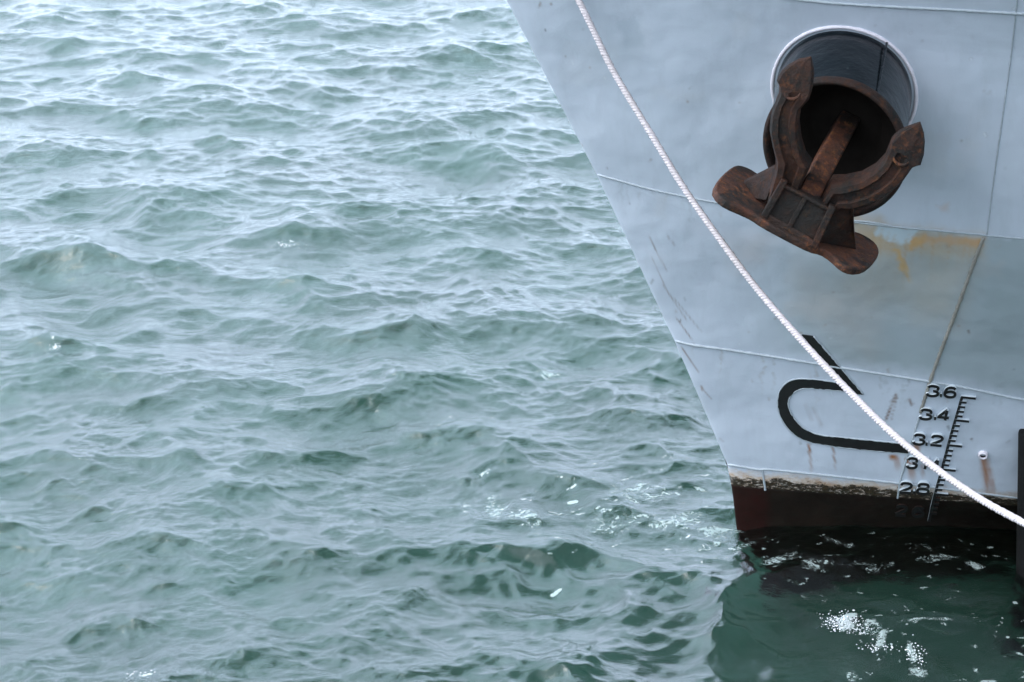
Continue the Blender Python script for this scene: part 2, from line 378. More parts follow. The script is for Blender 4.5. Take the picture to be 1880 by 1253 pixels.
# rust runs: (x, y0, y1, width, strength)
hx, hy = HX0, HY0
for _ in range(26):          # fine drips below the stained seam and the anchor's resting place
    xd = random.uniform(1560, 1800); yd = np.interp(xd, [1560, 1800], [408, 434]) + random.uniform(0, 25); ln_ = random.uniform(30, 130); wd = random.uniform(1.5, 5)
    t = np.clip((hy - yd) / ln_, 0, 1); lay(sm(-np.abs(hx - xd + 8 * t), -wd, 0) * sm(hy, yd - 4, yd + 4) * sm(-hy, -yd - ln_, -yd) * random.uniform(.15, .4), (.27, .18, .09))
runs = [(1485, 816, 838, 4, .95, 2), (1487, 836, 876, 4, .35, 4), (1529, 820, 868, 3, .6, 6), (1640, 836, 845, 12, .9, 2), (1646, 840, 866, 9, .5, 3), (1683, 815, 838, 10, .7, 0), (1672, 850, 888, 10, .6, 4), (1693, 852, 882, 5, .4, 2),
        (1665, 845, 856, 6, .95, 0), (1690, 838, 843, 10, .9, 0), (1664, 840, 852, 4, .9, 0), (1808, 842, 880, 13, .6, 3), (1812, 860, 925, 15, .40, 6), (1806, 842, 915, 5, .85, 10), (1822, 880, 930, 6, .4, 4), (1690, 905, 915, 10, .6, 0), (1738, 716, 738, 3, .4, 0)]
for x, y0, y1, wd, s_, dr in runs:
    t = np.clip((hy - y0) / (y1 - y0), 0, 1); xx = x + dr * t
    lay(sm(-np.abs(hx - xx), -wd, -wd * .25) * sm(hy, y0 - 3, y0 + 2) * sm(-hy, -y1 - 4, -y1 + (y1 - y0) * .6) * s_ * (.55 + .95 * n2), (.20, .085, .032))
# grey scuffs and fine scratches
for (x1, y1, x2, y2, wd, s_) in [(1625, 775, 1646, 722, 3, .9), (1635, 775, 1648, 725, 1.6, .8), (1667, 732, 1676, 745, 3.5, .8), (1190, 432, 1225, 500, 1.5, .6), (1222, 430, 1240, 452, 1.5, .5), (1215, 520, 1262, 590, 1.5, .55), (1235, 545, 1290, 612, 1.4, .5),
                                  (1250, 636, 1284, 686, 1.7, .7), (1240, 582, 1272, 626, 1.4, .7), (1290, 715, 1308, 735, 1.5, .5), (1196, 470, 1230, 545, 1.2, .5), (1320, 805, 1330, 812, 2, .3), (1490, 745, 1510, 785, 5, .25), (1477, 740, 1492, 775, 4, .2)]:
    L = math.hypot(x2 - x1, y2 - y1); t = ((hx - x1) * (x2 - x1) + (hy - y1) * (y2 - y1)) / L ** 2
    d = np.abs((hx - x1) * (y2 - y1) - (hy - y1) * (x2 - x1)) / L
    lay(sm(-d, -wd - .8, -wd * .4 + .8) * sm(t, -.02, .1) * sm(-t, -1.02, -.9) * s_ * (.2 + 1.3 * n2), (.13, .08, .06))
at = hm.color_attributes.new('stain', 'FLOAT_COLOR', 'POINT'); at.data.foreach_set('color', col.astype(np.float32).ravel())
ra = hm.attributes.new('redden', 'FLOAT', 'POINT'); ra.data.foreach_set('value', (sm(-hx, -1425, -1395) * 1.0).astype(np.float32))
o = bpy.data.objects.new('hull_side', hm); C.objects.link(o); o.parent = ship
hm2, _ = hull_mesh(-1, 'hull_side')
o = bpy.data.objects.new('hull_side', hm2); C.objects.link(o); o.parent = ship
# deck and bulwark rail closing the top of the shell
zt_ = zs[-1]; pu = us[::6]; ring = [hp(np.array([s0(zt_) + u]), np.array([zt_]), 1.)[0] for u in pu] + [hp(np.array([s0(zt_) + u]), np.array([zt_]), -1.)[0] for u in pu[::-1]]
b = MB(); nr = len(ring) // 2
b.add([r - np.array((0, 0, .9)) * 1 for r in ring], [(i, i + 1, 2 * nr - 2 - i, 2 * nr - 1 - i) for i in range(nr - 1)]); b.build('deck', M_PAINT, ship)
b = MB(); b.tube(ring, .06, 8, closed=True); b.build('bulwark_rail', M_PAINT, ship, smooth=True)

# weld seams following the shell
def dens(pts, step=6):
    out = []
    for (x1, y1), (x2, y2) in zip(pts[:-1], pts[1:]):
        n = max(1, int(math.hypot(x2 - x1, y2 - y1) / step))
        out += [(x1 + (x2 - x1) * i / n, y1 + (y2 - y1) * i / n) for i in range(n)]
    return out + [pts[-1]]
def smooth_pts(pts, it=2):
    for _ in range(it):
        q = [pts[0]]
        for a, c in zip(pts[:-1], pts[1:]): q += [(a[0] * .75 + c[0] * .25, a[1] * .75 + c[1] * .25), (a[0] * .25 + c[0] * .75, a[1] * .25 + c[1] * .75)]
        pts = q + [pts[-1]]
    return pts
def on_hull(pts, off=0.):
    a = np.array(pts); P = at_hull(a[:, 0], a[:, 1]); ok = ~np.isnan(P[:, 0]); P = P[ok]; return P + hn(P) * off
def seam(pts, r, mat, wob=.6):
    pts = dens(smooth_pts(pts), 4); pts = [(x + random.uniform(-.25, .25) * wob, y + random.uniform(-.5, .5) * wob) for x, y in pts]
    P = on_hull(pts, .001); b = MB(); b.tube(P, [r * random.uniform(.8, 1.2) for _ in P], 8); return b.build('weld_seam', mat, ship, smooth=True)
seam([(1098, 321), (1140, 333), (1190, 347), (1250, 360), (1330, 375), (1450, 392), (1620, 415), (1740, 425), (1870, 438), (1960, 446), (2100, 458)], .006, M_PAINT)
seam([(1241, 626), (1270, 634), (1320, 640), (1400, 652), (1480, 665), (1600, 684), (1700, 699), (1790, 715), (1880, 735), (2050, 760)], .009, M_PAINT)
seam([(1337, 853), (1360, 857), (1398, 863), (1404, 861), (1500, 871), (1600, 882), (1660, 888), (1760, 900), (1880, 916), (2050, 936)], .008, M_PAINT)
seam([(1430, -6), (1500, 4), (1600, 11), (1750, 18), (1880, 26), (2050, 34)], .008, M_PAINT)
seam([(1806, 436), (1785, 490), (1760, 560), (1735, 625), (1710, 692), (1690, 758)], .011, M_SEAM)
seam([(1690, 758), (1662, 850), (1652, 884), (1648, 915)], .007, M_PAINT)
seam([(1868, -5), (1858, 90), (1843, 200), (1826, 320), (1812, 432)], .004, M_PAINT)
if 0: seam([(1040, 20), (1075, 110), (1120, 210), (1190, 348), (1250, 490), (1320, 640), (1365, 755), (1399, 862)], .002, M_PAINT)
seam([(1399, 862), (1404, 890), (1405, 900)], .007, M_PAINT)
seam([(1560, 350 + 55), (1600, 408), (1637, 415)], .006, M_PAINT)

# hawse pipe
pipe = MB(); rings = []
tt = [0, .25, .5, .75, 1]
for t in np.linspace(0, 1, 14): rings.append([join[i] * (1 - t) - PG * .06 * (1 - t) + mouth(angs[i]) * t for i in range(NA)])
pipe.loft(rings)
hp_o = pipe.build('hawse_pipe', M_PIPE, ship, smooth=True)
b = MB(); b.tube([to_hull(mouth(a, JR + .002)) + hn(to_hull(mouth(a, JR + .002))[None])[0] * .002 for a in angs], [.0105 * random.uniform(.85, 1.15) for _ in angs], 8, closed=True)
b.build('rim_weld', M_WHITE, hp_o, smooth=True)
a_s = None
# lengthwise weld on the pipe: find the angle whose mouth rim point appears at (1597, 192)
best = min(angs, key=lambda a: (to_px(mouth(a)[None])[0][0] - 1599) ** 2 + (to_px(mouth(a)[None])[1][0] - 193) ** 2)
j0 = to_hull(mouth(best, JR)); b = MB()
b.tube([mouth(best) * (1 - t) + j0 * t + MN * 0 for t in np.linspace(.03, 1, 40)], [.006 * random.uniform(.7, 1.3) for _ in range(40)], 8); b.build('weld_seam', M_PIPE, hp_o, smooth=True)
b = MB(); n = 20; rings = []
for i in range(NA):                      # thick rounded lip
    cc = mouth(angs[i], mr_ + .006, .0); rad = mouth(angs[i], 1) - MC; rad = rad - MN * (rad @ MN); rad /= np.linalg.norm(rad)
    rings.append([cc + rad * .020 * math.cos(q) + MN * .035 * math.sin(q) for q in [2 * math.pi * k / n for k in range(n)]])
rings.append(rings[0]); b.loft(rings); b.build('lip', M_RUSTD, hp_o, smooth=True)
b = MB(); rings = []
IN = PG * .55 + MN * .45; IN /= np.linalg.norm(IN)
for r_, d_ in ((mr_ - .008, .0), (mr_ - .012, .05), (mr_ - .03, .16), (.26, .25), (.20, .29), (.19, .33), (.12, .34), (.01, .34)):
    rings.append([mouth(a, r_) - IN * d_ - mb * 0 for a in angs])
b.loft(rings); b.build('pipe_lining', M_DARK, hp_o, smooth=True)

# raised marks on the shell
def stroke(b, pts, wpx, h, step=2.2, base=-.002, taper=None, mi=(0, 1)):
    pts = dens(pts, step); a = np.array(pts, float); t = np.gradient(a, axis=0); t /= np.linalg.norm(t, axis=1)[:, None] + 1e-9
    nn = np.stack([-t[:, 1], t[:, 0]], 1); n = len(a)
    L = a + nn * wpx / 2; Rr = a - nn * wpx / 2
    PL, PR = at_hull(L[:, 0], L[:, 1]), at_hull(Rr[:, 0], Rr[:, 1]); NL, NR = hn(PL), hn(PR)
    vs = []
    for i in range(n): vs += [PL[i] + NL[i] * base, PL[i] + NL[i] * h, PR[i] + NR[i] * h, PR[i] + NR[i] * base]
    fs = []; ms = []
    for i in range(n - 1):
        p = 4 * i; q = p + 4
        fs += [(p + 1, p + 2, q + 2, q + 1), (p, p + 1, q + 1, q), (p + 2, p + 3, q + 3, q + 2)]; ms += [mi[0], mi[1], mi[1]]
    fs += [(0, 1, 2, 3), (4 * n - 4, 4 * n - 3, 4 * n - 2, 4 * n - 1)]; ms += [mi[1], mi[1]]
    b.add(vs, fs, ms)
def bez(pts, n=24):
    return smooth_pts(pts, 3)
GL = {
 '3': [[(.04, .80), (.14, .95), (.38, 1.0), (.70, .98), (.92, .88), (.94, .68), (.80, .55), (.50, .52)], [(.52, .52), (.86, .48), (1.0, .32), (.92, .10), (.62, .0), (.30, .0), (.06, .08), (.0, .24)]],
 '6': [[(.96, .84), (.80, .97), (.50, 1.0), (.20, .92), (.02, .62), (.0, .35), (.06, .12), (.32, .0), (.66, .0), (.94, .1), (1., .3), (.94, .5), (.68, .6), (.36, .58), (.08, .42)]],
 '4': [[(.98, .24), (.0, .24), (.66, .98), (.72, .98)], [(.72, 1.0), (.66, -.04)]],
 '2': [[(.04, .72), (.10, .92), (.36, 1.0), (.70, .99), (.96, .86), (.94, .62), (.70, .44), (.30, .22), (.0, .02)], [(-.02, .02), (.98, .02)]],
 '8': [[(.5, 1.0), (.2, .98), (.07, .78), (.2, .57), (.5, .54), (.8, .57), (.93, .78), (.8, .98), (.5, 1.0)], [(.5, .54), (.15, .50), (.0, .28), (.14, .04), (.5, .0), (.86, .04), (1.0, .28), (.85, .50), (.5, .54)]],
 'M': [[(.0, .0), (.10, 1.0)], [(.10, 1.0), (.48, .30), (.98, 1.0)], [(.98, 1.0), (1.0, .0)]],
 '.': [[(.1, .10), (.9, .10)]],
}
SHARP = {'4', 'M', '.'}
def c8(x, y): return (1600 + x / 4.175, 680 + y / 4.175)
def glyph(b, ch, x0, x1, yt, yb, h, wd=5.0, slope=.085, lean=-.16):
    for k, s_ in enumerate(GL[ch]):
        W = x1 - x0; H_ = yb - yt; pts = []
        src = s_ if ch in SHARP else smooth_pts(s_, 3)
        for gx, gy in src: pts.append(c8(x0 + gx * W + (1 - gy) * H_ * lean * 0 + lean * H_ * (0.5 - gy) , yb - gy * H_ + slope * gx * W))
        stroke(b, pts, wd * (1.25 if ch == '.' else 1), h + .0015 * k, 1.2)
marks = empty('draft_marks', (0, 0, 0), None, None); marks.parent = ship; marks.location = (0, 0, 0)
rows = [('3.6', [(432, 516, 100, 176), (527, 545, 158, 178), (566, 646, 112, 186)]), ('3.4', [(378, 462, 283, 355), (480, 500, 338, 354), (516, 600, 286, 360)]),
        ('3.2', [(326, 408, 475, 548), (415, 435, 533, 551), (460, 546, 484, 556)]), ('3M', [(278, 350, 656, 730), (415, 505, 664, 742)]),
        ('2.8', [(222, 308, 846, 918), (318, 338, 905, 923), (352, 442, 852, 926)]), ('26', [(190, 268, 1030, 1100), (318, 398, 1044, 1108)])]
for txt, boxes in rows:
    b = MB()
    for ch, (x0, x1, yt, yb) in zip(txt, boxes): glyph(b, ch, x0, x1, yt, yb, .020 if txt != '26' else .010)
    b.build('draft_number', [M_BLACK, M_EDGE if txt != '26' else M_RUSTD], marks, bevel=0)
b = MB()
bar = [c8(695, 196), c8(612, 480), c8(541, 745), c8(496, 905), c8(462, 1040), c8(440, 1150)]
stroke(b, bar, 5.2, .013)
bx = lambda y: np.interp(y, [196, 480, 745, 905, 1040, 1150], [695, 612, 541, 496, 462, 440])
ly = [203, 380, 571, 757, 945, 1125]
for i, y in enumerate(ly[:5]): stroke(b, [c8(bx(y) - 6, y - 9), c8(bx(y) + 108 - (i > 3) * 6, y + 2)], 4.2, .0145)
for i in range(5):
    if i == 4: b.build('draft_scale', [M_BLACK, M_EDGE], marks); b = MB()
    for k in range(1, 5):
        y = ly[i] + (ly[i + 1] - ly[i]) * k / 5
        stroke(b, [c8(bx(y) - 2, y - 6), c8(bx(y) + 48, y - 1)], 4.0, .0145)
b.build('draft_scale', [M_BLACK, M_RUSTD], marks)
# large painted symbol with welded outline
def c2(x, y): return (1380 + x / 2.61, 580 + y / 2.61)
sy = empty('bow_symbol', (0, 0, 0), None, None); sy.parent = ship; sy.location = (0, 0, 0)
def band(outer, inner, n=70):
    def res(p):
        a = np.array(p, float); d = np.r_[0, np.cumsum(np.hypot(*np.diff(a, axis=0).T))]; t = np.linspace(0, d[-1], n); return np.stack([np.interp(t, d, a[:, 0]), np.interp(t, d, a[:, 1])], 1)
    A, B = res(outer), res(inner); rows_ = []
    PA, PB = at_hull(A[:, 0], A[:, 1]), at_hull(B[:, 0], B[:, 1]); h = .007
    K = 4; b = MB(); vs = []
    for i in range(n):
        for k in range(K + 1):
            q = A[i] * (1 - k / K) + B[i] * k / K; P = at_hull(q[0], q[1])[0]; N = hn(P[None])[0]; vs.append(P + N * h)
            if k in (0, K): vs.append(P - N * .003)
    # order per row: top0,bot0,top1..topK-1? build index
    st = K + 3; tops = [0] + [j + 1 for j in range(1, K)] + [K + 1]; bots = (1, K + 2); fs = []
    for i in range(n - 1):
        o1, o2 = i * st, (i + 1) * st
        for k in range(K): fs.append((o1 + tops[k], o1 + tops[k + 1], o2 + tops[k + 1], o2 + tops[k]))
        fs += [(o1 + bots[0], o1 + tops[0], o2 + tops[0], o2 + bots[0]), (o1 + tops[K], o1 + bots[1], o2 + bots[1], o2 + tops[K])]
    for o1 in (0, (n - 1) * st): fs.append(tuple([o1 + bots[0]] + [o1 + t for t in tops] + [o1 + bots[1]]))
    b.add(vs, fs); b.build('painted_stroke', M_BLACK, sy)
    for E_ in (A, B):
        bb = MB(); P = at_hull(E_[:, 0], E_[:, 1]); bb.tube(P + hn(P) * .003, [.0055 * random.uniform(.7, 1.3) for _ in P], 6); bb.build('weld_outline', M_PAINT, sy, smooth=True)
oc = smooth_pts([c2(*p) for p in [(418, 318), (320, 305), (225, 298), (172, 312), (138, 348), (122, 400), (130, 465), (160, 525), (210, 575), (270, 603), (370, 620), (470, 635), (755, 660)]], 2)
ic = smooth_pts([c2(*p) for p in [(440, 360), (300, 346), (240, 345), (196, 368), (172, 410), (182, 455), (214, 505), (262, 548), (330, 572), (450, 583), (740, 612)]], 2)
band(oc, ic)
band([c2(297, 96), c2(440, 262), c2(536, 376)], [c2(236, 88), c2(436, 322), c2(482, 370)], 30)
# overboard drain
P = on_hull([(1805, 834)])[0]; N = hn(P[None])[0]; dirn = N * .8 + np.array((-.1, -.25, -.15)); dirn /= np.linalg.norm(dirn)
e1 = np.cross(dirn, (0, 0, 1)); e1 /= np.linalg.norm(e1); e2 = np.cross(e1, dirn)
b = MB(); rings = []
for r_, d_ in ((.030, -.03), (.030, .012), (.026, .022), (.020, .022), (.0165, .014), (.016, -.06), (.001, -.06)):
    rings.append([P + dirn * d_ + (e1 * math.cos(q) + e2 * math.sin(q)) * r_ for q in [2 * math.pi * k / 32 for k in range(32)]])
dm = [0] * 32 * 4 + [1] * 32 * 2
b.loft(rings); b.m = dm; b.build('drain_pipe', [M_WHITE, M_RUSTD], ship, smooth=True)

# ---------------------------------------------------------------- anchor
E1 = cam_vec((.875, -.484, .0)); E2 = cam_vec((.484 * .89, .875 * .89, .45)); E2 = E2 - E1 * (E2 @ E1); E2 /= np.linalg.norm(E2); E3 = np.cross(E1, E2)
AO = O3 + ray(1290 + 475 / 2.507, 30 + 825 / 2.507)[0] * 9.86
anchor = empty('anchor', tuple(AO), 'rust brown stockless anchor with two pointed flukes hanging from the black hawse pipe', 'anchor')
def A(cx, cy, axis, val):
    """photo crop point onto the anchor's own plane (axis . p = val)"""
    d = ray(1290 + cx / 2.507, 30 + cy / 2.507)[0]; t = (val - (O3 - AO) @ axis) / (d @ axis); return O3 + d * t
Ac = lambda x, y, c: A(x, y, E3, c)
B0 = float((Ac(398, 1005, .20) - AO) @ E2)          # level of the crown plate's upper face
print('B0', B0)
Ab = lambda x, y, o=0.: A(x, y, E2, B0 + o)
# crown plate
ol = [(57, 795), (62, 765), (95, 725), (140, 688), (168, 682), (215, 698), (262, 728), (300, 735), (420, 800), (560, 885), (640, 925), (690, 985), (730, 998), (785, 1030), (812, 1062), (815, 1095), (790, 1130), (752, 1160), (700, 1166), (650, 1145), (600, 1098), (560, 1072), (510, 1062), (398, 1005), (282, 942), (245, 915), (205, 895), (118, 858), (75, 825)]
ol = smooth_pts(ol + [ol[0]], 1)[:-1]
b = MB(); top = [Ab(x, y) for x, y in ol]; n = len(top); k = .042
b.add(top + [p - E2 * k for p in top], [tuple(range(n)), tuple(range(n, 2 * n))[::-1]] + [(i, (i + 1) % n, n + (i + 1) % n, n + i) for i in range(n)])
b.build('crown_plate', M_RUSTL, anchor, bevel=.012, seg=3)
# crown box with ribs
TL, TR = Ac(368, 766, .13), Ac(590, 886, .13); BL, BR = Ab(284, 925, -.004), Ab(512, 1060, -.004)
bk = E3 * -.24
b = MB(); b.add([TL, TR, BR, BL, TL + bk, TR + bk, BR + bk, BL + bk], [(0, 1, 2, 3), (4, 7, 6, 5), (0, 4, 5, 1), (1, 5, 6, 2), (2, 6, 7, 3), (3, 7, 4, 0)])
b.build('crown_box', M_RUSTD, anchor, bevel=.008)
pn = np.cross(TR - TL, BL - TL); pn /= np.linalg.norm(pn); pn *= np.sign(pn @ E3)
def rib(P0, P1, wv, hgt, name='rib', mat=M_RUST, back=.03):
    wv = np.asarray(wv); b = MB(); q = [P0 - wv, P0 + wv, P1 + wv, P1 - wv]
    b.add([p - pn * back for p in q] + [p + pn * hgt for p in q], [(0, 1, 2, 3), (4, 7, 6, 5), (0, 4, 5, 1), (1, 5, 6, 2), (2, 6, 7, 3), (3, 7, 4, 0)]); return b.build(name, mat, anchor, bevel=.006)
ww = (TR - TL) / np.linalg.norm(TR - TL)
rib(TL + (TR - TL) * .01 + E2 * .02, BL + (BR - BL) * -.01, ww * .017, .022); rib(TL + (TR - TL) * .5, BL + (BR - BL) * .46, ww * .013, .013); rib(TR + E2 * .02, BR, ww * .017, .030)
dv = (BL - TL) / np.linalg.norm(BL - TL)
b_ = rib(TL + dv * .008, TR + dv * .008, dv * .009, .016); b_ = rib(BL - dv * .012, BR - dv * .012, dv * .016, .012, 'rib', M_RUSTL)
# arms with flukes: cross sections (outer, inner) along each arm
left = [((292, 850), (430, 840), .10, .20), ((318, 765), (448, 795), .125, .2), ((335, 700), (476, 735), .14, .19), ((336, 655), (496, 692), .15, .17), ((322, 600), (468, 650), .155, .15), ((308, 525), (447, 580), .155, .14), ((314, 455), (439, 500), .15, .13), ((330, 405), (448, 430), .145, .12),
        ((352, 352), (488, 386), .14, .11), ((353, 322), (497, 360), .135, .10), ((341, 296), (505, 325), .13, .09), ((360, 262), (510, 275), .12, .08), ((395, 230), (508, 240), .11, .06), ((440, 204), (503, 212), .10, .045), ((480, 194), (498, 190), .09, .03), ((494, 189), (496, 187), .088, .02)]
right = [((600, 960), (480, 860), .08, .2), ((612, 905), (540, 850), .11, .2), ((640, 880), (592, 768), .13, .19), ((695, 884), (652, 763), .14, .17), ((770, 864), (728, 743), .15, .15), ((838, 828), (795, 703), .155, .14), ((892, 790), (838, 655), .155, .13), ((925, 755), (850, 622), .15, .12),
         ((965, 698), (862, 592), .145, .11), ((985, 690), (868, 576), .14, .10), ((1003, 686), (880, 560), .13, .09), ((1018, 640), (905, 538), .12, .08), ((1022, 590), (938, 518), .11, .06), ((1018, 545), (970, 503), .10, .045), ((1007, 508), (993, 493), .09, .03), ((1002, 490), (999, 489), .088, .02)]
def arm(secs):
    b = MB(); rings = []
    for i, (o_, i_, c, th) in enumerate(secs):
        f = min(1, i / 5); flk = 1 if i > 8 else 0
        Po, Pi = Ac(*o_, c - th * .3), Ac(*i_, c - th * .3); M_ = (Po + Pi) / 2; v = Pi - Po; W = np.linalg.norm(v)
        up = E3 * th * .3; low = E3 * -th * .7
        tA, tB, tC = (.10, .30, .36) if not flk else (.06, .34, .44)
        r1, r2 = (1.0, .62) if not flk else (.85, .95)
        q = lambda t: Po + v * t
        rings.append([q(0) + low, q(-.0), q(tA) + up * r1 * .9, q(tB) + up * r1, q(tC) + up * r2, q(1 - tC) + up * r2, q(1 - tB) + up * r1, q(1 - tA) + up * r1 * .9, q(1), q(1) + low])
    # refine along the arm
    out = []
    for a_, c_ in zip(rings[:-1], rings[1:]):
        for t in (0, .5): out.append([p * (1 - t) + q * t for p, q in zip(a_, c_)])
    out.append(rings[-1]); b.loft(out, caps=True); return b
la = arm(left).build('fluke', M_RUST, anchor, smooth=False, bevel=.006); ra_ = arm(right).build('fluke', M_RUST, anchor, bevel=.006)
for par, (cx, cy), rot, in ((la, (412, 352), 0.0), (ra_, (915, 655), .35)):
    b = MB(); P = []
    for q in np.linspace(.1, math.pi - .1, 16):
        x = math.cos(q) * 36; y = math.sin(q) * 30; P.append(Ac(cx + x * math.cos(rot) - y * math.sin(rot), cy + x * math.sin(rot) + y * math.cos(rot), .152))
    b.tube(P, [.003 + .006 * math.sin(math.pi * i / 15) for i in range(16)], 8); b.build('cast_ridge', M_RUSTL, par, smooth=True)
# gussets standing on the plate
def plate(pts, back, name, mat):
    b = MB(); n = len(pts); b.add(list(pts) + [p + back for p in pts], [tuple(range(n)), tuple(range(n, 2 * n))[::-1]] + [(i, (i + 1) % n, n + (i + 1) % n, n + i) for i in range(n)]); return b.build(name, mat, anchor, bevel=.006)
plate([Ab(187, 768), Ac(333, 694, .03), Ac(345, 720, .06), Ac(290, 850, .08), Ab(240, 842, -.003)], E3 * -.05, 'gusset', M_RUSTD)
plate([Ac(615, 880, .09), Ac(693, 884, .08), Ac(688, 935, .06), Ab(703, 1074), Ab(525, 1040)], E3 * -.05, 'gusset', M_RUSTD)
plate([Ac(683, 884, .10), Ac(697, 884, .10), Ac(693, 940, .08), Ab(705, 1076, -.002), Ab(697, 1072, -.002), Ac(681, 940, .08)], E3 * -.03, 'gusset', M_RUST)
# shank
f0, f1 = Ac(452, 792, .085), Ac(537, 845, .085); g0, g1 = Ac(598, 520, -.42), Ac(682, 565, -.42)
ax = ((g0 + g1) / 2 - (f0 + f1) / 2); ax /= np.linalg.norm(ax); wv = (f1 - f0) / np.linalg.norm(f1 - f0); dn = np.cross(wv, ax); dn *= -np.sign(dn @ E3)
b = MB(); rings = []
for t in np.linspace(-.1, 1.35, 12):
    p, q = f0 * (1 - t) + g0 * t, f1 * (1 - t) + g1 * t; rings.append([p, q, q + dn * .11, p + dn * .11])
b.loft(rings, caps=True); b.build('shank', M_RUSTL, anchor, bevel=.008)

# ---------------------------------------------------------------- mooring rope
rp = [(1010, -90), (1060, -3), (1095, 68), (1130, 138), (1200, 254), (1260, 352), (1340, 465), (1400, 543), (1480, 635), (1560, 720), (1640, 798), (1720, 862), (1800, 917), (1882, 962), (1990, 1018), (2160, 1095)]
rx = [p[0] for p in rp]; ys = np.interp(rx, [1010, 1060, 1882, 2160], [10.75, 10.6, 7.9, 7.0])
pts = np.array([at_y(p[0], p[1], y) for p, y in zip(rp, ys)])
pts = np.vstack([pts[0] + (pts[0] - pts[1]) * 9, pts])
def catmull(P, step=.005):
    out = []
    Q = np.vstack([2 * P[0] - P[1], P, 2 * P[-1] - P[-2]])
    for i in range(1, len(Q) - 2):
        n = max(2, int(np.linalg.norm(Q[i + 1] - Q[i]) / step)); t = np.linspace(0, 1, n, endpoint=False)[:, None]
        out.append(.5 * ((2 * Q[i]) + (-Q[i - 1] + Q[i + 1]) * t + (2 * Q[i - 1] - 5 * Q[i] + 4 * Q[i + 1] - Q[i + 2]) * t ** 2 + (-Q[i - 1] + 3 * Q[i] - 3 * Q[i + 1] + Q[i + 2]) * t ** 3))
    return np.vstack(out)
P = catmull(pts); T = np.gradient(P, axis=0); T /= np.linalg.norm(T, axis=1)[:, None]
L = np.r_[0, np.cumsum(np.linalg.norm(np.diff(P, axis=0), axis=1))]
u0 = np.cross(T, (0, 1, .3)); u0 /= np.linalg.norm(u0, axis=1)[:, None]; v0 = np.cross(T, u0)
m = NT('white_nylon_rope'); M_ROPE = m.fin(m.mix(m.ramp(m.noise(3, 5, .7), [(.45, 0), (.7, .5)]), m.mix(m.ramp(m.noise(60, 5, .7), [(.3, 0), (.7, 1)]), (.42, .38, .395), (.62, .565, .585)), (.42, .38, .36)), .75, m.bump(m.noise(400, 3, .7, 0), .0015, 1), .3)
M_ROPE.node_tree.nodes['Principled BSDF'].inputs['Subsurface Weight'].default_value = .0
rope = empty('mooring_rope', tuple(P[0]), 'white twisted mooring rope stretched slackly across the front of the ship bow', 'rope')
for k in range(3):
    ph = -2 * math.pi * L / .054 + k * 2 * math.pi / 3
    Q = P + (u0 * np.cos(ph)[:, None] + v0 * np.sin(ph)[:, None]) * .0080
    b = MB(); b.tube(list(Q), list(.0104 * (1 + .07 * np.sin(L * 9 + k * 2) + .06 * np.sin(L * 23.7 + k))), 7); b.build('strand', M_ROPE, rope, smooth=True, recalc=False)

# ---------------------------------------------------------------- black mooring pile at the right edge
pb = at_z(1868, 1052, 0.); yy = pb[1]; ptop = at_y(1870, 792, yy)
rad = .16; cx = pb[0] + rad
b = MB(); rings = []
prof = [(-2.0, 1.04), (0, 1.03), (ptop[2] * .5, 1.0), (ptop[2] - .03, .985), (ptop[2] - .012, .96), (ptop[2], .90), (ptop[2] + .004, .5), (ptop[2] + .004, .01)]
for z_, k_ in prof: rings.append([np.array((cx + (ptop[0] - pb[0]) * max(z_, -.3) / ptop[2] + rad * k_ * math.cos(q), yy + rad * k_ * math.sin(q), z_)) for q in [2 * math.pi * j / 48 for j in range(48)]])
b.loft(rings); o = b.build('mooring_post', M_PILE, None, smooth=True); tag(o, 'black round post standing in the water at the right edge beside the ship', 'post')

# ---------------------------------------------------------------- water
def fft_sea(N, Lt, seed, peak, hrms, lmin, wind, spread, pw=4.0):
    rg_ = np.random.default_rng(seed); k1 = 2 * np.pi * np.fft.fftfreq(N, Lt / N); kx, ky = np.meshgrid(k1, k1, indexing='ij'); k = np.hypot(kx, ky); k[0, 0] = 1
    th = np.arctan2(ky, kx) - wind; kp = 2 * np.pi / peak
    S_ = k ** -pw * np.exp(-(kp / k) ** 2 * 1.2) * (spread + (1 - spread) * np.cos(th) ** 2) * np.exp(-(k * lmin / (2 * np.pi)) ** 2); S_[0, 0] = 0
    h = np.sqrt(S_) * (rg_.normal(size=(N, N)) + 1j * rg_.normal(size=(N, N)))
    H = np.real(np.fft.ifft2(h)); sc = hrms / H.std(); h = h * sc; H = H * sc
    Dx = np.real(np.fft.ifft2(1j * h * kx / k)); Dy = np.real(np.fft.ifft2(1j * h * ky / k))
    return H, Dx, Dy, Lt
def samp(f, x, y, Lt):
    N = f.shape[0]; u = (x / Lt * N) % N; v = (y / Lt * N) % N; i = np.floor(u).astype(int) % N; j = np.floor(v).astype(int) % N; fu = u - np.floor(u); fv = v - np.floor(v); i2 = (i + 1) % N; j2 = (j + 1) % N
    return (f[i, j] * (1 - fu) + f[i2, j] * fu) * (1 - fv) + (f[i, j2] * (1 - fu) + f[i2, j2] * fu) * fv
a_f = np.concatenate([np.arange(.04, 1.5, .08), np.arange(1.5, 12.3, .35), np.arange(12.3, 20, .026), np.arange(20, 35, .031), np.arange(35, 88, 1.2)])
rows_y = CH / np.tan(np.radians(a_f[::-1])); rows_y = np.concatenate([np.array([-300, -120, -50, -20, -8, -3, -1.]), rows_y])
rows_y = np.unique(rows_y)
tx = np.concatenate([-np.geomspace(60, .42, 60), -np.arange(.40, .305, -.002), np.arange(-.30, .30, .00058), np.arange(.305, .40, .002), np.geomspace(.42, 60, 60)])
tx = np.unique(tx)
YY, TX = np.meshgrid(rows_y, tx, indexing='ij'); sc_ = np.where(YY > 6, YY, 6 + 0 * YY); sc_ = np.where(YY < 6, np.maximum(6, np.abs(YY)), sc_)
X = TX * sc_; Y = YY
